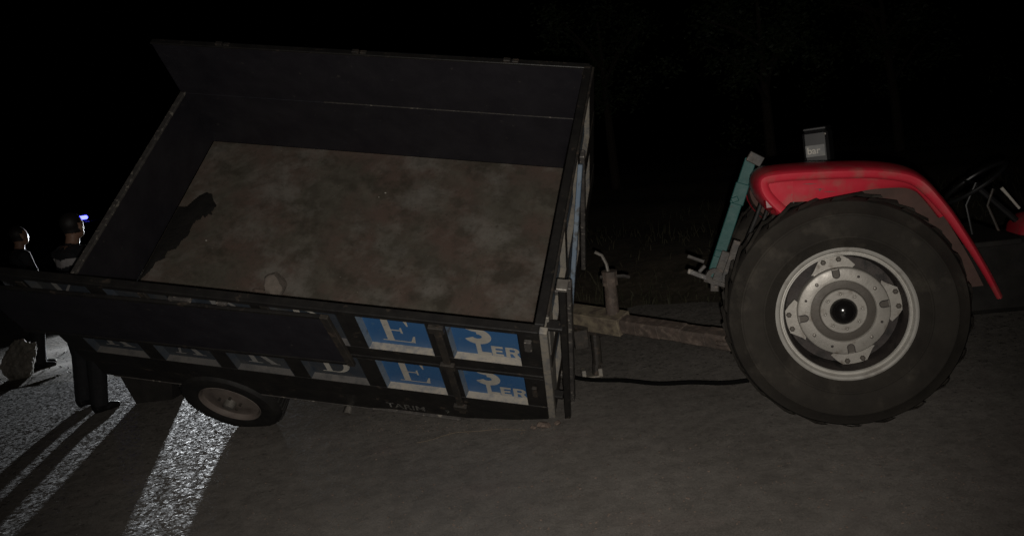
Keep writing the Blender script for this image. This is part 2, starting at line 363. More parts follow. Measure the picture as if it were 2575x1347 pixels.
# floor
def bedfill(b):
    nx_, ny_ = 44, 30; vs = []
    for j in range(ny_+1):
        for i in range(nx_+1):
            x = L*i/nx_; y = W*j/ny_; z = .004*math.sin(x*3.1+1)*math.sin(y*3.7)+.003*math.sin(x*9+y*7)
            if i in (0, nx_) or j in (0, ny_): z = 0
            vs.append((x, y, z))
    b.add(vs, [(j*(nx_+1)+i, j*(nx_+1)+i+1, (j+1)*(nx_+1)+i+1, (j+1)*(nx_+1)+i) for j in range(ny_) for i in range(nx_)])
    b.box((0, 0, -.03), (L, W, -.008))
bedo = tpart('bed', M['bed'], bedfill)
wrn = random.Random(4)
tpart('weld_seam', M['clod'], lambda b: b.tube([(2.50+.008*wrn.gauss(0, 1), .30+.06*i, .001) for i in range(16)], [.0015+.0045*wrn.random() for i in range(16)], 6), bedo)

# near wall: rails and posts with recessed blue panels
o1 = .043
XR = -.06
sbox('bottom_rail', M['black'], (XR, 0, 0), (L+.005, -o1, ZB), MN)
sbox('middle_rail', M['black'], (XR, 0, ZB+PHT), (L+.005, -o1, H1-.002), MN)
sbox('middle_rail', M['black'], (XR, 0, H1+.003), (L+.005, -o1+.003, ZT), MN)
tr = sbox('top_rail', M['black'], (XR, .006, ZT+PHT), (L+.005, -o1-.006, H), MN)
edges = [XR]+sum([[PX0+k*PP, PX0+k*PP+PWD] for k in range(6)], [])+[L+.004]
for row in (0, 1):
    z0 = (ZB, ZT)[row]
    for k in range(7):
        a, c = edges[2*k], edges[2*k+1]
        sbox('post', M['black'], (a, 0, z0+.0005), (c, -o1+.002, z0+PHT-.0005), MN)

# serif capitals in a 0..1 box (polygons of x, z)
def arc(cx, cz, r0x, r0z, r1x, r1z, a0, a1, n=14):
    out = []
    for i in range(n):
        t0 = math.radians(a0+(a1-a0)*i/n); t1 = math.radians(a0+(a1-a0)*(i+1)/n)
        out.append([(cx+r0x*math.cos(t0), cz+r0z*math.sin(t0)), (cx+r1x*math.cos(t0), cz+r1z*math.sin(t0)), (cx+r1x*math.cos(t1), cz+r1z*math.sin(t1)), (cx+r0x*math.cos(t1), cz+r0z*math.sin(t1))])
    return out
def R_(x0, z0, x1, z1): return [(x0, z0), (x1, z0), (x1, z1), (x0, z1)]
def srf(x0, x1, top): return R_(x0, .96, x1, 1) if top else R_(x0, 0, x1, .04)
GL = {
 'E': [R_(.16, 0, .36, 1), srf(.02, .9, 1), srf(.02, .96, 0), R_(.36, .49, .66, .54), [(.62, .40), (.68, .38), (.68, .66), (.62, .62)], [(.80, .96), (.9, .98), (.9, .74), (.86, .74)], [(.84, .04), (.96, .02), (1., .30), (.95, .30)]],
 'K': [R_(.14, 0, .32, 1), srf(0, .46, 1), srf(0, .46, 0), [(.32, .44), (.32, .54), (.72, .97), (.80, .97)], [(.40, .56), (.56, .66), (.94, .03), (.72, .03)], srf(.58, .95, 1), srf(.60, 1.05, 0)],
 'A': [[(.10, .03), (.18, .03), (.52, .88), (.46, 1.)], [(.46, 1.), (.54, 1.), (.94, .03), (.72, .03)], R_(.26, .32, .70, .37), srf(-.02, .34, 0), srf(.58, 1.04, 0)],
 'R': [R_(.14, 0, .32, 1), srf(0, .34, 1), srf(0, .48, 0), R_(.32, .955, .52, 1), R_(.32, .49, .52, .535)]+arc(.5, .745, .24, .21, .40, .256, -90, 90)+[[(.46, .50), (.64, .52), (.98, .03), (.76, .03)], srf(.74, 1.06, 0)],
 'D': [R_(.14, 0, .32, 1), srf(0, .34, 1), srf(0, .34, 0), R_(.32, .955, .5, 1), R_(.32, 0, .5, .045)]+arc(.48, .5, .30, .455, .50, .5, -90, 90, 18),
 'L': [R_(.0, 0, .32, 1), R_(.32, 0, .95, .26)],
 'e': [R_(.0, 0, .32, 1), R_(.32, 0, .92, .22), R_(.32, .40, .84, .60), R_(.32, .78, .92, 1)],
 'r': [R_(.0, 0, .30, 1), R_(.30, .80, .6, 1), R_(.30, .36, .6, .56)]+arc(.58, .68, .10, .12, .40, .32, -90, 90, 10)+[[(.46, .40), (.78, .44), (1.02, 0), (.66, 0)]],
 'S': arc(.5, .725, .17, .07, .50, .28, 105, 270, 12)+arc(.5, .28, .17, .085, .50, .30, -155, 90, 16),
}
def letter(ch, x, z, wd, ht, parent, oo=.0015, mt='white', zmax=9):
    b = MB()
    for i, poly in enumerate(GL[ch]):
        e = oo+.0006+i*.00004
        n2 = len(poly)
        if min(v_ for _, v_ in poly)*ht+z >= zmax: continue
        b.add([NW(x+wd*u, e, min(z+ht*v_, zmax)) for u, v_ in poly], [tuple(range(n2))])
    return b.build('letter', M[mt], parent, 0)
names = 'KARDES'
for row in (0, 1):
    z0 = (ZB, ZT)[row]
    for k in range(6):
        x0 = PX0+k*PP; x1 = x0+PWD
        pn = tpart('panel', [M['blue'], M['cream'], M['paleblue']] if k > 3 else [M['dimdustyblue'], M['dimdustycream'], M['dimdustyblue']], lambda b: (
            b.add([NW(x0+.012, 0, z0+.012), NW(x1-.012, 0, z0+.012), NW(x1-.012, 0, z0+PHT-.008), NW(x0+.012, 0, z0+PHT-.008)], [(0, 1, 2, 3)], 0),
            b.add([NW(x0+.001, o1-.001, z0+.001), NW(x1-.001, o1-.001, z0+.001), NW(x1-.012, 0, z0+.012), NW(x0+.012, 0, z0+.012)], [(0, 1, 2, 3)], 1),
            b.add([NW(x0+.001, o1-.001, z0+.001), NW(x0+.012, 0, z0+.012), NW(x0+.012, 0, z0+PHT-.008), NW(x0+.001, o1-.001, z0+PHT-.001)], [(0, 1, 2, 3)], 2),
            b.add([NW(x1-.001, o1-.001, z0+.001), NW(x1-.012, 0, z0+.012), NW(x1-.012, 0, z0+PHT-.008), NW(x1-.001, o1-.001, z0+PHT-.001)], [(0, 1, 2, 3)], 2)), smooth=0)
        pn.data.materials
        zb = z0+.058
        if k < 5: letter(names[k], x0+.085, zb, .205, .25, pn, mt='white' if k > 2 else 'dimdustyletter')
        else:
            letter('S', x0+.072, z0+.142, .160, .290, pn, zmax=z0+.363)
            letter('L', x0+.134, z0+.016, .086, .126, pn); letter('e', x0+.220, z0+.018, .072, .112, pn); letter('r', x0+.300, z0+.018, .080, .112, pn)
# inner skin of the near wall
sbox('inner_sheet', M['wallin'], (XR, .014, .004), (L, .004, H-.02), MN)
# hinge stake between the fifth and sixth column, latch at the corner
sbox('stake', M['steel'], (2.597, -o1-.002, -.03), (2.640, -o1-.022, H-.03), MN)
for z in (H1+.03, H-.06, .06):
    sbox('hinge', M['steel'], (2.575, -o1-.004, z-.03), (2.662, -o1-.034, z+.03), MN)
sbox('latch', M['scratched'], (3.095, -o1-.004, .93), (3.135, -o1-.03, 1.03), MN)
sbox('latch', M['steel'], (3.10, -o1-.004, .36), (3.13, -o1-.026, .47), MN)
# chassis side beam below the near wall, with the small painted word
sbeam = tpart('side_beam', M['black'], lambda b: b.prism([(-.02, -.19), (1.95, -.19), (2.1, -.165), (2.62, -.155), (L-.03, -.06), (L, -.012), (-.02, -.012)], -.026, .05))
lip = sbox('beam_lip', M['scratched'], (.05, -.028, -.205), (2.58, .02, -.192))
def text_mesh(name, body, size, fn, mt, parent):
    cu = bpy.data.curves.new(name, 'FONT'); cu.body = body; cu.size = size; cu.offset = size*.012
    to = bpy.data.objects.new(name, cu); COL.objects.link(to)
    me = bpy.data.meshes.new_from_object(to.evaluated_get(bpy.context.evaluated_depsgraph_get()))
    bpy.data.objects.remove(to)
    for v_ in me.vertices: v_.co = fn(v_.co.x, v_.co.y)
    me.materials.clear(); me.materials.append(mt); me.name = name
    o = bpy.data.objects.new(name, me); COL.objects.link(o); o.parent = parent; return o
text_mesh('lettering', '9', .06, lambda x, y: Vector((2.085+.40+x*1.05, -.0275, -.118+y)), M['greyletter'], sbeam)
text_mesh('lettering', 'TARIM', .088, lambda x, y: Vector((2.085+x*1.05, -.0275, -.135+y)), M['greyletter'], sbeam)
tpart('marker_lamp', M['galv'], lambda b: (b.tube([(1.80, -.03, -.215), (1.80, -.075, -.222)], [.022, .03], 10), b.box((1.785, -.03, -.235), (1.815, .0, -.19))))

# far wall (dark inside), two boards with a seam, brackets along the top
sbox('far_board', M['wallin'], (-.03, .002, 0), (L+.01, .035, H1-.003), MF)
sbox('far_board', M['wallin'], (-.03, .0, H1+.004), (L+.01, .033, H), MF)
sbox('seam_strip', M['scratched'], (1.15, -.002, H1-.0035), (L-.02, .03, H1+.0025), MF, bev=.001)
sbox('top_rail', M['black'], (-.032, -.008, H-.004), (L+.012, .042, H+.014), MF)
for x in (.54, 1.57, 2.65):
    tpart('bracket', M['steel'], lambda b: (b.box((x-.055, -.004, H+.012), (x-.005, .03, H+.036), 0, MF), b.box((x+.005, -.004, H+.012), (x+.05, .03, H+.03), 0, MF)))
tpart('corner_bracket', M['steel'], lambda b: b.prism([(L-.04, H-.05), (L+.02, H-.05), (L+.02, H+.02), (L-.02, H+.02)], -.012, .0, 0, lambda x, y, z: MF @ Vector((x, y, z))))
# rear board
sbox('rear_board', M['wallin'], (-.035, -.03, .004), (-.002, W+.02, H1-.02))
sbox('rear_rim', M['scratched'], (-.04, -.035, H1-.022), (.004, W-.02, H1))
# front wall: boards inside, posts and panels outside
FX = L
sbox('front_sheet', M['wallin'], (FX-.004, .01, .004), (FX+.004, W-.1, H-.02))
sbox('top_rail', M['black'], (FX-.022, -.08, H-.018), (FX+.03, W-.11, H+.008))
for z0, z1 in ((0, ZB), (ZB+PHT, ZT), (ZT+PHT, H-.02)):
    sbox('front_rail', M['steel'], (FX+.006, 0, z0+.002), (FX+.042, W-.09, z1-.002))
cols = [(.12, .62), (.70, 1.20), (1.28, 1.78)]
eds = [0.]+sum([list(c) for c in cols], [])+[W-.1]
for row in (0, 1):
    z0 = (ZB, ZT)[row]
    for k in range(4): sbox('front_post', M['steel'] if k else M['cream'], (FX+.006, eds[2*k], z0), (FX+.04, eds[2*k+1], z0+PHT))
    for a, c in cols:
        tpart('front_panel', [M['paleblue'], M['cream']], lambda b: (
            b.add([(FX+.008, a+.02, z0+.03), (FX+.008, c-.02, z0+.03), (FX+.008, c-.02, z0+PHT), (FX+.008, a+.02, z0+PHT)], [(0, 1, 2, 3)], 0),
            b.add([(FX+.039, a, z0+.001), (FX+.039, c, z0+.001), (FX+.008, c-.02, z0+.03), (FX+.008, a+.02, z0+.03)], [(0, 1, 2, 3)], 1),
            b.add([(FX+.039, c-.001, z0), (FX+.039, c-.001, z0+PHT), (FX+.008, c-.02, z0+PHT), (FX+.008, c-.02, z0+.03)], [(0, 1, 2, 3)], 1)), smooth=0)
tpart('corner_post', [M['cream']], lambda b: b.box((L+.007, -o1-.002, .03), (L+.05, -.002, H-.005), 0, MN))
tpart('stake', [M['black'], M['galv']], lambda b: (b.box((L+.105, -.025, -.04), (L+.14, .025, 1.37), 0), b.box((L+.092, -.034, 1.362), (L+.15, .034, 1.385), 1), b.box((L+.03, -.04, 1.0), (L+.12, .02, 1.03), 0), b.box((L+.03, -.03, .25), (L+.1, .02, .28), 0)))
tpart('stake', M['scratched'], lambda b: (b.box((L+.085, .24, -.30), (L+.125, .31, 1.02)), b.box((L+.03, .25, .02), (L+.09, .3, .06)), b.box((L+.03, .25, .93), (L+.09, .3, .97))))
tpart('stake', M['scratched'], lambda b: (b.box((L+.05, 1.20, -.06), (L+.08, 1.26, 1.08)),))
tpart('brace', M['paleblue'], lambda b: (b.bar((L+.06, .45, .03), (L+.06, 1.17, 1.05), .03, .05)))
# underbody
for y in (.55, 1.58): sbox('chassis_beam', M['steel'], (.0, y-.035, -.17), (L-.02, y+.035, -.032))
for x in (.1, 1.2, 2.2, 3.05): sbox('cross_beam', M['steel'], (x-.03, .06, -.10), (x+.03, W-.05, -.033))
tpart('axle', M['steel'], lambda b: b.tube([(.873, .05, -.379), (.873, 2.05, -.379)], .038, 12))
for y in (.55, 1.58):
    tpart('leaf_spring', M['steel'], lambda b: [b.bar((.873-.42+i*.06, y, -.24-i*.018-.02), (.873+.42-i*.06, y, -.24-i*.018-.02), .06, .014) for i in range(4)] and b.box((.83, y-.04, -.40), (.915, y+.04, -.30)))

def road_tyre(b, R, w_, c, n=56):
    rr = R*.6
    b.lathe([(rr, 0), (rr+.02, -.012), (R*.78, -.022), (R*.90, -.012), (R*.965, .012), (R, .05), (R, w_-.05), (R*.965, w_-.012), (R*.9, w_+.012), (R*.78, w_+.022), (rr+.02, w_+.012), (rr, w_)], n, c)
def trailer_wheel(y0, flip):
    sgn = -1 if flip else 1; c = (.873, 0, -.388); R = .373
    f = (lambda p: (p[0], y0+sgn*p[1], p[2]))
    def bld(name, mt, fill, parent):
        b = MB(); fill(b); b.v = [f(p) for p in b.v]; return b.build(name, mt, parent)
    t = bld('wheel', M['rubber2'], lambda b: (road_tyre(b, R, .19, c), [b.box((-.012, .03, R-.01), (.012, .16, R+.008), 0, Matrix.Translation(c) @ Matrix.Rotation(k*math.pi/22, 4, 'Y')) for k in range(44)]), trailer)
    bld('rim', M['wheelpaint'], lambda b: b.lathe([(R*.61, .004), (R*.60, -.006), (R*.57, .004), (R*.55, .03), (R*.40, .032), (R*.30, .018), (R*.2, .014), (0.001, .014)], 48, c), t)
    bld('hub', M['galv'], lambda b: b.lathe([(.045, .016), (.043, -.02), (.030, -.034), (.001, -.036)], 20, c), t)
    for k in range(5):
        a = k*2*math.pi/5
        bld('wheel_nut', M['steel'], lambda b: b.lathe([(.011, .014), (.011, -.004), (.001, -.005)], 6, (c[0]+.078*math.cos(a), 0, c[2]+.078*math.sin(a))), t)
trailer_wheel(-.035, False); trailer_wheel(W+.06, True)
# drawbar (swung towards the tractor) and its parking jack
def loc(p): return MTi @ Vector(p)
A0 = Vector((.30, 6.33, .47)); A1 = Vector((1.30, 5.25, .335))
dbm = tpart('drawbar', [M['creamrust'], M['rust']], lambda b: (b.bar(loc(A0), loc(A0.lerp(A1, .42)), .15, .13, 0, MTi.to_3x3() @ Vector((0, -.4, 1))), [b.bar(loc(A0.lerp(A1, .38+.62*i/5)+Vector((0, 0, random.uniform(-.003, .003)))), loc(A0.lerp(A1, .38+.62*(i+1.12)/5)+Vector((0, 0, random.uniform(-.003, .003)))), random.uniform(.108, .118), random.uniform(.098, .110), 1, MTi.to_3x3() @ Vector((random.uniform(-.03, .03), -.4, 1)), .014) for i in range(5)]))
tpart('drawbar_bracket', M['steel'], lambda b: (b.bar(loc((.25, 6.30, .40)), loc((.62, 6.0, .37)), .10, .07, 0, MTi.to_3x3() @ Vector((0, -.4, 1))), b.bar(loc((.42, 6.10, .38)), loc((.42, 6.12, .24)), .10, .09)))
tpart('tow_eye', M['rust'], lambda b: b.tube([loc(A1+Vector((.09*math.cos(a), .0, 0))+Vector((0, .07*math.sin(a), 0))) for a in np.linspace(0, 6.28, 15)], .018, 8))
jk = tpart('jack', [M['rust'], M['steel'], M['cream']], lambda b: (
    b.tube([loc((.655, 5.96, .40)), loc((.665, 5.94, .70))], [.050, .044], 12, 0),
    b.tube([loc((.665, 5.94, .69)), loc((.668, 5.93, .79))], .056, 12, 0),
    b.tube([loc((.52, 6.12, .10)), loc((.53, 6.10, .42))], .034, 12, 1),
    b.box((-.075, -.06, 0), (.075, .06, .012), 2, MTi @ Matrix.Translation((.47, 6.16, .004))),
    b.box((-.075, -.06, .0), (-.045, .06, .06), 2, MTi @ Matrix.Translation((.47, 6.16, .006))),
    b.box((.045, -.06, .0), (.075, .06, .06), 2, MTi @ Matrix.Translation((.47, 6.16, .006))),
    b.tube([loc((.50, 6.14, .02)), loc((.515, 6.13, .12))], .03, 10, 1)))
tpart('crank', M['galv'], lambda b: b.tube([loc((.66, 5.93, .78)), loc((.655, 5.93, .84)), loc((.63, 5.93, .905)), loc((.585, 5.93, .935))], .012, 8), jk)
tpart('crank_pin', M['steel'], lambda b: b.tube([loc((.60, 5.93, .755)), loc((.76, 5.90, .745)), loc((.80, 5.90, .73))], .014, 8), jk)

# board stowed on the outside of the near wall
stow = empty('stowed_tailboard', MT @ Matrix.Translation((-.25, -.06-.06, .43)) @ Matrix.Rotation(0, 4, 'X'))
MS = MN.copy(); MS3 = (MT @ Matrix.Translation((-.25, -.12, .43))).inverted() @ MT @ MN @ Matrix.Translation((-.255, 0, .425)) @ Matrix.Rotation(-.036, 4, 'Y')
tag(stow, 'long dark board hung on the outside of the trailer side, covering most letters', 'board')
def spart(name, mt, a, c): b = MB(); b.box(a, c, 0, MS3); return b.build(name, mt, stow)
spart('board_sheet', M['wallin'], (.0, -.052, 0), (2.235, -.066, .545))
spart('board_frame', M['black'], (-.004, -.05, -.012), (2.238, -.072, .022))
spart('board_frame', M['black'], (-.004, -.05, .528), (2.238, -.072, .557))
spart('end_channel', M['steel'], (2.236, -.049, -.012), (2.285, -.078, .557))
for x in (.35, 1.15, 1.9): spart('hook', M['steel'], (x-.025, -.047, .5), (x+.025, -.03, .60))
spart('hinge', M['scratched'], (1.32, -.02, .56), (1.46, -.06, .585)); spart('hinge', M['scratched'], (1.62, -.02, .56), (1.68, -.06, .585))

# things in the bed
def blob(name, mt, pts, h, label, cat, Mw, group=None, seed=1, res=.02):
    """heap over a polygon outline (x, y): domed, ragged, resting on z=0 of Mw"""
    rnd = random.Random(seed); xs_ = [p[0] for p in pts]; ys_ = [p[1] for p in pts]
    def inside(x, y):
        c = False; j = len(pts)-1
        for i in range(len(pts)):
            (xi, yi), (xj, yj) = pts[i], pts[j]
            if (yi > y) != (yj > y) and x < (xj-xi)*(y-yi)/(yj-yi)+xi: c = not c
            j = i
        return c
    def dist(x, y):
        d = 9
        for i in range(len(pts)):
            a = Vector(pts[i-1]); b_ = Vector(pts[i]); p = Vector((x, y)); t = max(0, min(1, (p-a).dot(b_-a)/max(1e-9, (b_-a).length_squared))); d = min(d, (p-a-(b_-a)*t).length)
        return d
    idx = {}; b = MB()
    X = np.arange(min(xs_), max(xs_)+res, res); Y = np.arange(min(ys_), max(ys_)+res, res); vs = []; fs = []
    for i, x in enumerate(X):
        for j, y in enumerate(Y):
            if inside(x, y):
                d = dist(x, y); idx[i, j] = len(vs)
                vs.append((x, y, .002+h*(1-math.exp(-d/.05))*(.7+.3*math.sin(x*31+y*17)*math.cos(y*23))+rnd.random()*h*.12*min(1, d/.03)))
    for i in range(len(X)-1):
        for j in range(len(Y)-1):
            q = [(i, j), (i+1, j), (i+1, j+1), (i, j+1)]
            if all(k in idx for k in q): fs.append([idx[k] for k in q])
    # skirt down to the surface
    from collections import Counter
    ec = Counter(); 
    for f_ in fs:
        for a, b_ in zip(f_, f_[1:]+f_[:1]): ec[tuple(sorted((a, b_)))] += 1
    bot = {}
    for (a, b_), c in list(ec.items()):
        if c == 1:
            for k in (a, b_):
                if k not in bot: bot[k] = len(vs); vs.append((vs[k][0], vs[k][1], 0.))
            fs.append([a, b_, bot[b_], bot[a]])
    b.add(vs, fs); o = b.build(name, mt, None, 60); o.matrix_world = Mw; return tag(o, label, cat, group)
blob('tarpaulin_scrap', M['tarp'], [(.006, 1.40), (.07, 1.405), (.12, 1.52), (.17, 1.57), (.23, 1.555), (.27, 1.49), (.315, 1.44), (.30, 1.37), (.33, 1.33), (.285, 1.345), (.27, 1.30), (.24, 1.33), (.24, 1.285), (.21, 1.27), (.20, 1.20), (.215, 1.12), (.18, 1.06), (.17, .98), (.115, .95), (.12, .88), (.07, .84), (.06, .76), (.02, .66), (.006, .5)], .014,
     'crumpled black tarpaulin scrap bunched against the rear board of the trailer bed', 'tarpaulin', MT @ Matrix.Translation((0, 0, .004)), seed=3, res=.008)
def chunk(name, mt, c, r_, sq, label, cat, Mw=None, seed=1, rot=(0, 0, 0), group=None, rough=.0, sub=3):
    bm = bmesh.new(); bmesh.ops.create_icosphere(bm, subdivisions=sub, radius=1); rnd = random.Random(seed)
    pl = [(Vector((rnd.gauss(0, 1), rnd.gauss(0, 1), rnd.gauss(0, 1))).normalized(), rnd.uniform(.55, .85)) for _ in range(11)]
    for v_ in bm.verts:
        p = v_.co.copy()
        for n2, d in pl:
            e = p.dot(n2)-d
            if e > 0: p -= n2*e*.92
        p += Vector((math.sin(p.y*9+seed), math.sin(p.z*8), math.sin(p.x*10)))*.02
        p *= 1+rough*(math.sin(p.x*13+seed)*math.sin(p.y*11+2)*math.sin(p.z*12)+.5*math.sin(p.x*29)*math.sin(p.z*31+p.y*23))
        v_.co = Vector((p.x*sq[0], p.y*sq[1], p.z*sq[2]))*r_
    me = bpy.data.meshes.new(name); bm.to_mesh(me); bm.free(); me.materials.append(mt)
    me.polygons.foreach_set('use_smooth', [True]*len(me.polygons)); me.set_sharp_from_angle(angle=math.radians(28))
    o = bpy.data.objects.new(name, me); COL.objects.link(o)
    Mx = Matrix.Translation(c) @ Matrix.Rotation(rot[2], 4, 'Z') @ Matrix.Rotation(rot[1], 4, 'Y') @ Matrix.Rotation(rot[0], 4, 'X')
    o.matrix_world = (Mw @ Mx) if Mw else Mx
    return tag(o, label, cat, group)
chunk('concrete_lump', M['stone'], (1.09, .70, .055), .12, (.85, .9, .75), 'pale pointed lump of concrete lying in the trailer bed by the near wall', 'rubble', MT, 5, (.3, .2, .4))
chunk('plaster_crumb', M['clod'], (.97, .67, .014), .05, (1.4, .7, .4), 'small pale crumb of rubble left of the concrete lump in the trailer bed', 'rubble', MT, 8)
for x, y, s_, lb_ in ((.37, 1.09, .009, 'tiny white fleck on the trailer bed right of the tarpaulin scrap'), (1.62, 1.72, .010, 'white fleck on the bed centre, the larger and farther of two'), (1.58, 1.67, .006, 'white fleck on the bed centre, the smaller and nearer of two')):
    chunk('paint_fleck', M['white'], (x, y, .004), s_, (1, .8, .6), lb_, 'fleck', MT, 3, group='white flecks on the trailer bed', sub=1)

# ================================================================== tractor
RT_, RR_ = .6046, .3492
tractor = empty('tractor', Matrix.Translation((1.6744, 4.347, 0)) @ Matrix.Rotation(-.2477, 4, 'Z'))
tag(tractor, 'red farm tractor with a big dusty rear wheel, hitched to the trailer', 'tractor')
def ypart(name, mt, fill, parent=None, smooth=30):
    b = MB(); fill(b); return b.build(name, mt, parent or tractor, smooth)
def rear_wheel():
    c = (0, 0, RT_); R = RT_-.003
    def tyre(b):
        b.lathe([(RR_-.012, .012), (RR_+.012, -.012), (.40, -.034), (.404, -.039), (.412, -.039), (.416, -.036), (.44, -.043), (.48, -.045), (.515, -.040), (.519, -.043), (.527, -.041), (.531, -.034), (R-.016, .0), (R, .035), (R, .255), (R-.016, .285), (.53, .32), (.48, .33), (.42, .325), (RR_+.012, .30), (RR_-.012, .28)], 96, c)
        for s_ in (0, 1):
            for k in range(22):
                a = (k+.5*s_)*2*math.pi/22
                Mx = Matrix.Translation(c) @ Matrix.Rotation(a, 4, 'Y')
                y0, y1 = (-.004, .155) if s_ == 0 else (.294, .135)
                vs = []
                for t, dz in ((0, -.014), (.12, .0), (1, .0)):
                    y = y0+(y1-y0)*t; sh = .14*t
                    for dx, zz in ((-.028, R-.006), (-.017, R+.008+dz), (.017, R+.008+dz), (.028, R-.006)):
                        vs.append(Mx @ Vector((dx+sh, y, zz)))
                b.add(vs, [(0, 1, 5, 4), (1, 2, 6, 5), (2, 3, 7, 6), (4, 5, 9, 8), (5, 6, 10, 9), (6, 7, 11, 10), (3, 2, 1, 0), (8, 9, 10, 11)])
    t = ypart('rear_wheel', M['rubber'], tyre)
    ypart('rim', M['rimsilver'], lambda b: b.lathe([(RR_-.004, .022), (RR_+.002, .008), (RR_+.001, -.004), (RR_-.008, -.010), (RR_-.017, -.004), (RR_-.022, .012), (RR_-.026, .022), (RR_-.031, .022), (RR_-.034, .014), (RR_-.039, .014), (RR_-.043, .024)], 96, c), t)
    ypart('rim_barrel', M['dishdark'], lambda b: b.lathe([(RR_-.043, .024), (RR_-.050, .07), (RR_-.062, .14), (RR_-.06, .20), (RR_-.03, .26)], 72, c), t)
    ypart('rim_back', M['dishdark'], lambda b: b.lathe([(RR_-.06, .165), (.24, .17), (.17, .15), (.16, .10)], 64, c), t)
    ypart('wheel_disc', M['silver'], lambda b: b.lathe([(.235, .14), (.234, .098), (.229, .089), (.222, .086), (.166, .086), (.161, .092), (.160, .104)], 80, c), t)
    ypart('hub_ring', M['hubring'], lambda b: b.lathe([(.161, .103), (.150, .101), (.122, .100), (.118, .096)], 64, c), t)
    ypart('hub_plate', M['silver'], lambda b: b.lathe([(.119, .101), (.118, .086), (.114, .082), (.070, .082), (.066, .090)], 64, c), t)
    ypart('hub_cap', M['gloss'], lambda b: b.lathe([(.070, .086)]+[(.068*math.cos(q_), .084-.052*math.sin(q_)) for q_ in np.linspace(0, math.pi/2-.02, 12)]+[(.0005, .0318)], 40, c), t)
    def polar(r_, a, y): return (c[0]+r_*math.cos(a), y, c[2]+r_*math.sin(a))
    for k in range(8):
        a = math.radians(95+45*k)
        ypart('hub_bolt', M['silver'], lambda b: (b.lathe([(.0145, .083), (.0145, .080), (.0135, .079), (.0085, .0795)], 6, polar(.094, a, 0)), b.lathe([(.0085, .081), (.008, .069), (.005, .066), (.0005, .0655)], 12, polar(.094, a, 0))), t)
    for a in (128, 33, -50, 216):
        ypart('disc_bolt', M['galv'], lambda b: b.lathe([(.010, .087), (.009, .079), (.005, .077), (.0005, .0765)], 10, polar(.195, math.radians(a), 0)), t)
    for a in (63, 158, -22, -112):
        ypart('disc_hole', M['dishdark'], lambda b: b.lathe([(.0075, .0855), (.0055, .0852), (.0005, .0853)], 10, polar(.197, math.radians(a), 0)), t)
    for k in range(4):
        a = math.radians(95.5-90*k)
        Mx = Matrix.Translation(c) @ Matrix.Rotation(-(a-math.pi/2), 4, 'Y')
        def slot(b):
            pts = [(-.020, .232), (-.020, .197)]+[(-.020*math.cos(q_), .197-.020*math.sin(q_)) for q_ in np.linspace(.2, math.pi-.2, 7)]+[(.020, .197), (.020, .232)]
            n2 = len(pts)
            b.add([Mx @ Vector((x, .0835, z)) for x, z in pts]+[Mx @ Vector((x*.72, .0838, .197+(z-.197)*.78)) for x, z in pts], [(i, i+1, n2+i+1, n2+i) for i in range(n2-1)], 0)
            b.add([Mx @ Vector((x*.72, .0838, .197+(z-.197)*.78)) for x, z in pts], [tuple(range(n2))], 1)
        ypart('disc_slot', [M['dishdark'], M['hubring']], slot, t)
        a2 = math.radians(97-90*k); Mx2 = Matrix.Translation(c) @ Matrix.Rotation(-(a2-math.pi/2), 4, 'Y')
        lug = ypart('rim_lug', M['silver'], lambda b: b.prism([(-.115, .218), (-.100, .232), (-.058, .292), (.050, .296), (.085, .262), (.110, .225), (.08, .205), (0, .20), (-.08, .205)], .112, .150, 0, lambda x, y, z: Mx2 @ Vector((x, y+.35*max(0, z-.26)*0, z))), t)
        for x in (-.042, .036):
            ypart('lug_bolt', M['hubring'], lambda b: b.lathe([(.015, .113), (.014, .102), (.009, .099), (.0005, .0985)], 6, tuple(Mx2 @ Vector((x, 0, .272)))), t)
    return t
rw = rear_wheel()
far = copy_tree(rw, tractor)
far.location = (0, 1.62, 0); far.scale = (1, -1, 1)

# fender
prof = [(-.285, 1.155), (-.335, 1.215), (-.372, 1.275), (-.378, 1.355), (-.362, 1.382), (-.30, 1.388), (-.18, 1.384), (.02, 1.366), (.2, 1.346), (.33, 1.314), (.40, 1.286), (.45, 1.240), (.50, 1.165), (.56, 1.065), (.645, .885), (.70, .755), (.748, .620)]
def resample(p, n):
    P = np.array(p); d = np.r_[0, np.cumsum(np.linalg.norm(np.diff(P, axis=0), axis=1))]; t = np.linspace(0, d[-1], n)
    return np.stack([np.interp(t, d, P[:, 0]), np.interp(t, d, P[:, 1])], 1)
def smooth_poly(p, it=2):
    P = np.array(p, float)
    for _ in range(it): P[1:-1] = P[1:-1]*.6+.2*(P[:-2]+P[2:])
    return P
pr = smooth_poly(resample(prof, 70), 5)
tg = np.gradient(pr, axis=0); tg /= np.linalg.norm(tg, axis=1)[:, None]; nrm = np.stack([-tg[:, 1], tg[:, 0]], 1)  # outward (up/left of travel)
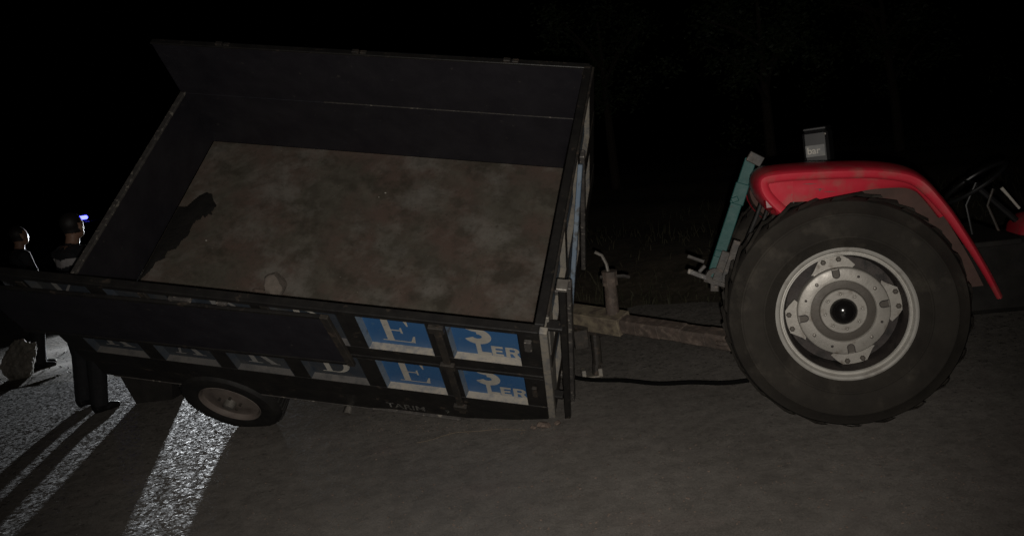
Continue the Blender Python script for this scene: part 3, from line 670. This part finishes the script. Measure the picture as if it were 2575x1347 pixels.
def fender(parent_name='fender'):
    def shell(b, sec, mi=0):
        n2 = len(sec); vs = []
        for i in range(len(pr)):
            f_ = min(1, max(0, (len(pr)-1-i)/26)); 
            for (y, dn) in sec:
                k = 1. if dn > -.03 else .55+.45*f_
                p = pr[i]+nrm[i]*dn*k; vs.append((p[0], y, p[1]))
        b.add(vs, [(i*n2+j, (i+1)*n2+j, (i+1)*n2+j+1, i*n2+j+1) for i in range(len(pr)-1) for j in range(n2-1)], mi)
    sec = [(.030, -.062), (.012, -.058), (.004, -.045), (.0, -.022), (.006, -.016), (.022, -.008), (.06, .002), (.13, .014), (.22, .022), (.34, .024), (.352, .018)]
    f = ypart('fender', M['red'], lambda b: shell(b, sec), smooth=50)
    ypart('fender_liner', M['liner'], lambda b: shell(b, [(.034, -.058), (.02, -.050), (.012, -.030), (.02, -.020), (.06, -.006), (.20, .010), (.345, .012)]), f, 50)
    # inner side panel behind the tyre
    cen = np.array([.02, RT_])
    def panel(b):
        top = [(p[0], p[1]) for p in pr+nrm*-.004]
        vs = []; n2 = len(top)
        for x, z in top: vs.append((x, .347, z))
        for x, z in top:
            d = np.array([x, z])-cen; k = max(0, .42/np.linalg.norm(d)); q_ = cen+d*k; vs.append((q_[0], .347, q_[1]))
        b.add(vs, [(i, i+1, n2+i+1, n2+i) for i in range(n2-1)])
    ypart('fender_side', M['liner'], panel, f, 50)
    # lower skirt seen between the lip and the tyre
    def skirt(b):
        vs = []; idx = [i for i in range(len(pr)) if -.37 < pr[i][0] < .56 and i > 12]
        for i in idx:
            t = (i-idx[0])/(len(idx)-1); dp = .175-.12*min(1, max(0, (t-.2)/.7))
            lo = max(dp, .07)
            for y, dn in ((.055, -.050), (.065, -.066), (.072, -.066-(lo-.066)*.35), (.08, -.066-(lo-.066)*.7), (.09, -lo)):
                p = pr[i]+nrm[i]*dn; vs.append((p[0], y, p[1]))
        n2 = 5
        b.add(vs, [(i*n2+j, (i+1)*n2+j, (i+1)*n2+j+1, i*n2+j+1) for i in range(len(idx)-1) for j in range(n2-1)])
    ypart('fender_skirt', M['red'], skirt, f, 50)
    # closed rear end
    def endcap(b):
        vs = []
        for i in range(0, 15):
            p = pr[i]
            vs += [(p[0]+.012, .02, p[1]), (p[0]+.012, .34, p[1])]
        b.add(vs, [(2*i, 2*i+1, 2*i+3, 2*i+2) for i in range(14)])
        b.add([(-.345, .028, 1.36), (-.18, .055, 1.352), (-.20, .06, 1.22), (-.272, .045, 1.165), (-.31, .04, 1.20)], [(0, 1, 2, 3, 4)])
    ypart('fender_end', M['red'], endcap, f, 50)
    ypart('tail_lamp', M['reddark'], lambda b: (b.box((-.345, .012, 1.19), (-.285, .05, 1.25), 0, None, .012), b.tube([(-.30, .02, 1.185), (-.305, -.005, 1.18)], [.014, .012], 8)), f)
    for x, z in ((-.20, 1.295), (-.20, 1.275), (-.20, 1.25), (-.195, 1.21), (-.06, 1.255)):
        ypart('rivet', M['galv'], lambda b: b.lathe([(.0045, 0.), (.003, -.004), (.0003, -.005)], 8, (x, .062, z)), f)
    for x0_, x1_, z in ((-.14, -.07, 1.296), (-.08, -.035, 1.262), (-.04, .015, 1.243)):  # thin bright slivers standing in for highlights on the scratched paint
        ypart('paint_glint', M['galv'], lambda b: b.tube([(x0_, .068, z), ((x0_+x1_)/2, .0665, z-.002), (x1_, .069, z-.006)], [.0008, .0022, .0006], 6), f)
    return f
fd = fender()
ff = copy_tree(fd, tractor); ff.location = (0, 1.62, -.12); ff.scale = (1, -1, 1)

# lift arm and hoses at the tractor's rear
YA = .55
def T2(x, z, y=YA): return (x, y, z)
arm = ypart('lift_arm', M['teal'], lambda b: (b.bar(T2(-.660, .785), T2(-.365, 1.45), .06, .066), b.bar(T2(-.475, 1.20), T2(-.425, 1.315), .07, .078), b.bar(T2(-.50, 1.225), T2(-.46, 1.235), .10, .03), b.bar(T2(-.60, .90), T2(-.585, .94), .07, .078)))
ypart('arm_flange', M['steel'], lambda b: (b.bar(T2(-.640, .765, .52), T2(-.56, .935, .52), .03, .05), b.bar(T2(-.60, .75, .53), T2(-.49, .99, .53), .03, .045)), arm)
ypart('arm_head', M['steel'], lambda b: b.bar(T2(-.36, 1.42), T2(-.325, 1.47), .07, .09), arm)
ypart('arm_pin', M['scratched'], lambda b: (b.tube([T2(-.785, .93, .53), T2(-.695, .885, .53)], .011, 8), b.bar(T2(-.795, .845, .52), T2(-.66, .775, .52), .03, .03), b.bar(T2(-.73, .83, .52), T2(-.69, .865, .52), .03, .022)), arm)
ypart('lower_link', M['steel'], lambda b: (b.bar(T2(-.70, .80), T2(-.30, .63), .05, .07), b.lathe([(.048, 0), (.052, .03), (.048, .06), (.02, .06), (.02, 0), (.048, 0)], 20, (-.645, .50, .795)), b.bar(T2(-.64, .80), T2(-.655, .70), .04, .05), b.tube([T2(-.575, .775, .5), T2(-.545, .77, .46)], .018, 8)), arm)
for k, (dx, r_) in enumerate(((.0, .013), (.05, .011), (.085, .012))):
    ypart('hydraulic_hose', M['rubber2'], lambda b: b.tube([T2(-.30+dx, 1.25, .62), T2(-.37+dx, 1.10, .6), T2(-.45+dx, .95, .60), T2(-.50+dx, .78, .62), T2(-.45+dx, .62, .64)], r_, 8), arm)
# body: transmission, axle, seat, controls, bonnet, front axle
ypart('transmission', M['grime'], lambda b: (b.box((-.32, .60, .40), (1.15, 1.02, .82), 0, None, .03), b.box((-.42, .66, .45), (-.30, .96, .75), 0, None, .02)))
ypart('rear_axle', M['grime'], lambda b: (b.tube([(0, .16, RT_), (0, .55, RT_), (0, .72, RT_)], [.075, .09, .15], 16), b.tube([(0, 1.46, RT_), (0, 1.07, RT_), (0, .90, RT_)], [.075, .09, .15], 16)))
ypart('platform', M['grime'], lambda b: (b.box((-.15, .36, .82), (.95, 1.26, .85)), b.box((-.12, .62, .85), (.30, 1.0, 1.10), 0, None, .02)))
ypart('seat', M['plastic'], lambda b: b.box((.16, .62, 1.10), (.52, 1.0, 1.17), 0, None, .03))
ypart('hitch', M['rust'], lambda b: (b.box((-.62, .76, .34), (-.25, .86, .38)), b.tube([(-.57, .81, .28), (-.57, .81, .46)], .02, 10)))
ypart('steering_wheel', M['plastic'], lambda b: (b.tube([Vector((.86, .81, 1.13))+Vector((.19*math.cos(a)*.85, .19*math.sin(a), .19*math.cos(a)*.5)) for a in np.linspace(0, 2*math.pi, 33)], .011, 8), b.tube([(.86, .81, 1.12), (1.12, .81, .82)], .018, 8), b.tube([(.86, .63, 1.13), (.86, .99, 1.13)], .009, 6)))
ypart('gear_lever', M['white'], lambda b: b.tube([(.995, .80, 1.085), (1.035, .80, 1.025), (1.08, .80, .955)], [.010, .0075, .0075], 8))
ypart('gear_lever', M['steel'], lambda b: b.tube([(.95, .74, .84), (.90, .74, 1.0), (.935, .74, 1.09)], .008, 8))
ypart('gear_lever', M['plastic'], lambda b: b.tube([(.80, .7, .85), (.78, .7, 1.02), (.84, .7, 1.14)], .008, 8))
def bonnet(b):
    secs = []
    for x, s_ in ((1.03, .62), (1.05, .82), (1.10, .95), (1.2, 1.), (2.2, 1.), (2.45, .97), (2.55, .90), (2.58, .78)):
        ring = []
        for a in np.linspace(-.15, math.pi+.15, 15):
            cx_, cz_ = math.cos(a), math.sin(a)
            ring.append((x, .81+.24*s_*math.copysign(abs(cx_)**.55, cx_), .60+.34*s_*math.copysign(abs(cz_)**.5, cz_)-.02*(x-1.03)))
        secs.append(ring)
    n2 = 15; b.add(sum(secs, []), [(i*n2+j, (i+1)*n2+j, (i+1)*n2+j+1, i*n2+j+1) for i in range(len(secs)-1) for j in range(n2-1)]+[tuple(range(n2)), tuple((len(secs)-1)*n2+k for k in range(n2))])
bn = ypart('bonnet', M['red'], bonnet, smooth=50)
ypart('grille', M['plastic'], lambda b: [b.box((2.55, .66, .40+i*.06), (2.60, .96, .43+i*.06)) for i in range(6)], bn)
ypart('engine', M['grime'], lambda b: b.box((1.12, .64, .34), (2.45, .98, .60), 0, None, .02))
ypart('front_axle', M['grime'], lambda b: (b.box((2.18, .28, .34), (2.28, 1.34, .44)), b.box((2.15, .7, .30), (2.31, .92, .5))))
for y, sg in ((.16, 1), (1.46, -1)):
    fw = ypart('front_wheel', M['rubber'], lambda b: (road_tyre(b, .33, .17*sg, (2.23, y, .33), 48)))
    ypart('rim', M['silver'], lambda b: b.lathe([(.2, 0), (.195, .03*sg), (.12, .05*sg), (.05, .03*sg), (.0005, .025*sg)], 40, (2.23, y, .33)), fw)

# black canister with a white label standing on the tractor behind the fender
can = empty('canister', tractor.matrix_world @ Matrix.Translation((.035, .80, 1.1005)) @ Matrix.Rotation(-.28, 4, 'Z'))
tag(can, 'black canister with a white label standing on the tractor behind the fender', 'canister')
def cpart(name, mt, fill, parent=None):
    b = MB(); fill(b); return b.build(name, mt, parent or can)
cb = cpart('canister_body', M['plastic'], lambda b: (b.box((-.072, -.09, 0), (.072, .09, .455), 0, None, .016), b.box((-.066, -.084, .455), (.066, .084, .475), 0, None, .008)))
lb = cpart('label_plate', M['labelw'], lambda b: b.box((-.058, -.0925, .305), (.050, -.0902, .372), 0, None, .001))
text_mesh('lettering', 'bar', .056, lambda x, y: Vector((-.050+x, -.0935, .322+y)), M['white'], cb)
for x, z in ((.058, .43), (.052, .262), (.05, .228)):  # small bright dots modelled in place of specular glints on the canister
    cpart('glint_dot', M['galv'], lambda b: b.lathe([(.008, -.089), (.006, -.096), (.0004, -.098)], 10, (x, 0, z)), cb)

# black hose sagging on the road from trailer to tractor
hz = MB(); pts = []
for i in range(26):
    t = i/25; p = on_ground(1448+(1900-1448)*t, 953+14*math.sin(t*2.6)+2.0*math.sin(t*17)); pts.append((p.x, p.y, .012))
hz.tube([(pts[0][0]-.10, pts[0][1]+.08, .10)]+pts+[(pts[-1][0]+.2, pts[-1][1]+.05, .06)], .016, 8)
tag(hz.build('hose', M['hose']), 'thin black hose lying on the road between trailer and tractor wheel', 'hose')

# ================================================================== people
def person(name, label, loc_, yaw, height=1.74, lean=0., head_turn=0., arm=(0, 0), feet=((-.11, 0), (.13, .05)), cap=False, stripes=True, seed=1, tilt=0.):
    k = height/1.74
    root = empty(name, Matrix.Translation(loc_) @ Matrix.Rotation(tilt, 4, 'Y') @ Matrix.Rotation(yaw, 4, 'Z'))
    tag(root, label, 'person', 'people behind the trailer')
    b = MB(); zones = []
    def seg(pts, rs, zone, sq=1., n=14):
        st = len(b.v); b.tube(pts, rs, n)
        if sq != 1:
            for i in range(st, len(b.v)):
                p = b.v[i]; j = (i-st)//n; cy = pts[j][1]; b.v[i] = (p[0], cy+(p[1]-cy)*sq, p[2])
        for p in b.v[st:]: zones.append((p, zone))
        for p in pts: zones.append((tuple(p), zone))
    def ell(c, r, zone):
        st = len(b.v); bm = bmesh.new(); bmesh.ops.create_icosphere(bm, subdivisions=3, radius=1)
        vs = [(c[0]+v_.co.x*r[0], c[1]+v_.co.y*r[1], c[2]+v_.co.z*r[2]) for v_ in bm.verts]; fs = [[v_.index for v_ in f_.verts] for f_ in bm.faces]; bm.free(); b.add(vs, fs)
        for p in vs: zones.append((p, zone))
    # facing -Y; x to the person's left
    ly = lambda z: -lean*max(0, z-.9)
    seg([(0, ly(z), z) for z in (.86, .92, 1.0, 1.10, 1.22, 1.32, 1.40, 1.45, 1.475)], [.13, .17, .172, .165, .18, .192, .188, .14, .085], 'cloth', .62)
    seg([(0, ly(1.44), 1.44), (0, ly(1.5)-.01, 1.50), (0, ly(1.55)-.02, 1.56)], [.068, .058, .056], 'skin')
    hy = ly(1.6)-.028
    ell((0, hy, 1.635), (.075, .095, .112), 'skin'); ell((0, hy-.02, 1.575), (.058, .072, .055), 'skin')
    ct, st_ = math.cos(head_turn), math.sin(head_turn)
    def hd(x, y, z): return (x*ct-y*st_, hy+x*st_+y*ct, z)
    ell(hd(0, -.103, 1.612), (.014, .020, .024), 'skin'); ell(hd(0, -.093, 1.572), (.024, .012, .010), 'skin')
    for s_ in (-1, 1):
        ell(hd(.08*s_, .005, 1.625), (.012, .022, .034), 'skin'); ell(hd(.032*s_, -.088, 1.643), (.014, .008, .007), 'skin')
    ell(hd(0, .018, 1.668), (.082, .096, .092), 'hair')
    if cap: ell(hd(0, .0, 1.695), (.086, .102, .055), 'hair'); ell(hd(0, -.115, 1.685), (.065, .06, .010), 'hair')
    for s_, bend in ((-1, arm[0]), (1, arm[1])):
        sh = Vector((.185*s_, ly(1.40), 1.405)); el = sh+Vector((.055*s_, -.06-.12*bend, -.285)); wr = el+Vector((-.02*s_, -.07-.20*bend, -.235+.15*bend)); 
        seg([sh+Vector((-.05*s_, 0, .0)), sh, sh.lerp(el, .5), el], [.075, .078, .062, .052], 'cloth')
        seg([el, el.lerp(wr, .4), wr], [.052, .048, .036], 'cloth')
        d = (wr-el).normalized(); pm = wr+d*.075
        seg([wr-d*.01, wr+d*.035, pm, pm+d*.015], [.027, .036, .038, .03], 'skin', .6)
        for i in range(4):
            f0 = pm+Vector((0, (.5*i-.75)*.032, 0)); Lf = (.062, .074, .07, .055)[i]
            seg([f0-d*.01, f0+d*Lf*.45+Vector((-.004*s_, 0, 0)), f0+d*Lf*.8+Vector((-.016*s_, 0, 0)), f0+d*Lf+Vector((-.026*s_, 0, 0))], [.0105, .010, .009, .007], 'skin', 1, 8)
        th = wr+d*.03+Vector((-.01*s_, -.03, 0)); seg([th, th+d*.03+Vector((-.01*s_, -.02, 0)), th+d*.058+Vector((-.012*s_, -.028, 0))], [.014, .012, .009], 'skin', 1, 8)
    for s_, (fx, fy) in zip((-1, 1), feet):
        hp = Vector((.095*s_, 0, .90)); an = Vector((fx, fy, .09)); kn = hp.lerp(an, .52)+Vector((0, -.035, 0))
        seg([hp, hp.lerp(kn, .4), kn, kn.lerp(an, .4), an, an+Vector((0, 0, -.03))], [.115, .106, .086, .080, .074, .076], 'trousers')
        seg([an+Vector((0, .06, -.055)), an+Vector((0, .0, -.04)), an+Vector((.01*s_, -.10, -.055)), an+Vector((.015*s_, -.17, -.062))], [.040, .048, .042, .026], 'shoe')
    b.v = [(x*k, y*k, z*k) for x, y, z in b.v]
    me = bpy.data.meshes.new('body'); me.from_pydata(b.v, [], b.f); tmp = bpy.data.objects.new('body', me); COL.objects.link(tmp)
    md = tmp.modifiers.new('r', 'REMESH'); md.mode = 'VOXEL'; md.voxel_size = .0085
    sm = tmp.modifiers.new('s', 'SMOOTH'); sm.factor = .5; sm.iterations = 3
    ev = bpy.data.meshes.new_from_object(tmp.evaluated_get(bpy.context.evaluated_depsgraph_get())); bpy.data.objects.remove(tmp)
    zn = ['cloth', 'skin', 'trousers', 'shoe', 'hair', 'reflect']
    for q_ in zn: ev.materials.append(M[q_])
    Z = np.array([p for p, _ in zones])*k; zi = np.array([zn.index(q_) for _, q_ in zones])
    cen = np.empty(len(ev.polygons)*3); ev.polygons.foreach_get('center', cen); cen = cen.reshape(-1, 3)
    idx = np.empty(len(cen), int)
    for i in range(0, len(cen), 2000): idx[i:i+2000] = zi[((cen[i:i+2000, None, :]-Z[None])**2).sum(2).argmin(1)]
    hx, hy_, hz_ = cen[:, 0]/k, cen[:, 1]/k-hy, cen[:, 2]/k
    fy = -hx*st_+hy_*ct; hd_ = (hz_ > 1.535) & (np.hypot(hx, hy_) < .2) & ((idx == 1) | (idx == 4))
    ear = (np.abs(hx*ct+hy_*st_) > .078) & (hz_ < 1.665)
    idx[hd_] = np.where((((fy > .0) & (hz_ > 1.575)) | (hz_ > 1.70)) & ~ear, 4, 1)[hd_]
    if stripes:
        z = cen[:, 2]/k; x = np.abs(cen[:, 0]/k); torso = (idx == 0) & (x < .2)
        vband = (np.abs(z-(1.335+.28*np.abs(x-.02)*0+.55*np.maximum(0, .10-x)*-.35)) < .033) | (np.abs(z-1.225) < .022)
        idx[torso & vband] = 5
    ev.polygons.foreach_set('material_index', idx.astype(np.int32)); ev.polygons.foreach_set('use_smooth', [True]*len(cen))
    ev.name = 'body'; o = bpy.data.objects.new('body', ev); COL.objects.link(o); o.parent = root
    return root
pf = on_ground(236, 1027)
person('person', 'person in dark clothes with a pale band across the back, standing behind the trailer rear', (pf.x, pf.y, 0), 3.14-.55, 1.74, .06, .35, (.35, .3), ((-.20, .06), (.19, -.04)), cap=False, seed=1, tilt=.045)
p2 = on_ground(104, 925)
person('person', 'person in plain dark clothes standing farther back at the left edge', (p2.x, p2.y, 0), 2.3, 1.72, .05, .3, (.15, .5), ((-.12, .03), (.12, -.04)), stripes=False, seed=2)

# ================================================================== small things on the ground
gb = on_ground(40, 962)
chunk('boulder', M['rock'], (gb.x-.02, gb.y+.2, .20), .30, (.72, .8, .98), 'rough grey boulder at the left edge beyond the road', 'boulder', None, 11, (.2, .1, .5), rough=.09, sub=5)
sb_ = MB()
pL = on_ground(352, 1006); pR = on_ground(438, 1010); cxm = (pL+pR)/2
sb_.prism([(-.16, 0), (.19, 0), (.24, .30), (.20, .44), (-.20, .46), (-.30, .36)], -.12, .14)
so = sb_.build('support_block', M['block'], None, 20); so.location = (cxm.x-.02, cxm.y+.12, 0); so.rotation_euler = (0, 0, -.15)
tag(so, 'dark block wider at its top standing on the road under the raised trailer rear', 'block')
c0 = MT @ Vector((L, -.04, 0))
for i, (dx, dy, r_, w_) in enumerate(((-.03, -.14, .036, 'biggest'), (.05, -.12, .022, 'rightmost'), (-.10, -.13, .020, 'leftmost'))):
    chunk('dirt_clod', M['clod'], (c0.x+dx, c0.y+dy, r_*.5), r_, (1.3, 1, .8), w_+' of the dirt clods on the road below the trailer front corner', 'clod', None, 20+i, (0, 0, i), 'dirt clods below the trailer front corner', rough=.12, sub=3)
st = MB(); st.tube([tuple(on_ground(1048+(1320-1048)*t, 1114-30*math.sin(min(1, t*1.6)*1.45)-4*t+2*math.sin(t*14)).to_2d())+(.004,) for t in np.linspace(0, 1, 14)], .0017, 5)
tag(st.build('straw', M['straw']), 'long thin straw lying on the road below the trailer letters', 'straw')
gr = MB()
for _ in range(1900):
    px, py = random.uniform(500, 2500), random.uniform(1085, 1340); p = on_ground(px, py)
    if random.random() < .18: q_ = on_ground(random.uniform(880, 1400), random.gauss(1075, 9)); p = q_
    s_ = .0014+.0045*random.random()**3; a = random.random()*6
    gr.box((-s_, -s_*.7, 0), (s_, s_*.7, s_*.9), 0, Matrix.Translation((p.x, p.y, 0)) @ Matrix.Rotation(a, 4, 'Z'), s_*.3)
tag(gr.build('grit', M['clod']), 'loose grit scattered over the asphalt', 'grit', kind='stuff')

# ================================================================== vehicles far behind: headlights and the blue beacon
def car(name, label, loc_, yaw, lights, beacon):
    root = empty(name, Matrix.Translation(loc_) @ Matrix.Rotation(yaw, 4, 'Z'))      # front towards -Y
    tag(root, label, 'car')
    def kp(nm, mt, fill, parent=None):
        b = MB(); fill(b); return b.build(nm, mt, parent or root, 40)
    side = [(-2.1, .35), (-2.15, .6), (-2.05, .78), (-1.15, .95), (-.55, 1.42), (.75, 1.45), (1.45, 1.0), (2.05, .95), (2.12, .6), (2.05, .33)]
    def body(b):
        secs = []
        for s_, k in ((-.88, .94), (-.86, 1.), (-.6, 1.02), (.6, 1.02), (.86, 1.), (.88, .94)):
            secs.append([(s_*(1 if z < 1 else .84), y*(1 if abs(s_) < .87 else .985), .35+(z-.35)*k) for y, z in side])
        n2 = len(side); b.add(sum(secs, []), [(i*n2+j, i*n2+(j+1) % n2, (i+1)*n2+(j+1) % n2, (i+1)*n2+j) for i in range(5) for j in range(n2)]+[tuple(range(n2)), tuple(5*n2+j for j in range(n2))])
    bd = kp('body', M['carpaint'], body)
    kp('windscreen', M['glass'], lambda b: b.add([(-.66, -1.10, 1.0), (.66, -1.10, 1.0), (.58, -.60, 1.42), (-.58, -.60, 1.42)], [(0, 1, 2, 3)]), bd)
    for s_ in (-1, 1):
        kp('side_window', M['glass'], lambda b: b.add([(.80*s_, -.9, 1.02), (.80*s_, 1.1, 1.02), (.765*s_, .65, 1.38), (.765*s_, -.5, 1.38)], [(0, 1, 2, 3)]), bd)
        for y in (-1.35, 1.35):
            wh = kp('wheel', M['rubber2'], lambda b: (road_tyre(b, .32, .2, (0, 0, 0), 36)))
            wh.rotation_euler = (0, 0, math.pi/2); wh.location = (.88*s_ if s_ > 0 else -.68, y, .32)
        kp('headlight', M['lens'] if lights else M['labelw'], lambda b: b.box((.50*s_, -2.17, .60), (.78*s_, -2.10, .74), 0, None, .02))
    if lights:
        p = root.matrix_world @ Vector((.64, -2.25, .68))
        lamp('headlight_beam', 'SPOT', p, (-4.95, 6.4, .0), lights, (.92, .96, 1.), .12, 20.4, .95)
    if beacon:
        kp('light_bar', M['plastic'], lambda b: b.box((-.5, -.15, 1.46), (.5, .15, 1.52), 0, None, .02))
        kp('beacon', M['beacon'], lambda b: b.box((.20, -.07, 1.52), (.46, .07, 1.64), 0, None, .04))
        kp('beacon', M['carpaint'], lambda b: b.box((-.46, -.1, 1.52), (-.2, .1, 1.63), 0, None, .04))
    return root
car('parked_car', 'dark car with its headlights on, parked behind the trailer', (-6.95, 24.4, .50), -.2, 12500, False)
bl = at(204, 548, 27)
car('patrol_car', 'dark car with a blue roof beacon parked far back at the left', (bl.x-.33, bl.y+.1, bl.z-1.575), .1, 0, True)
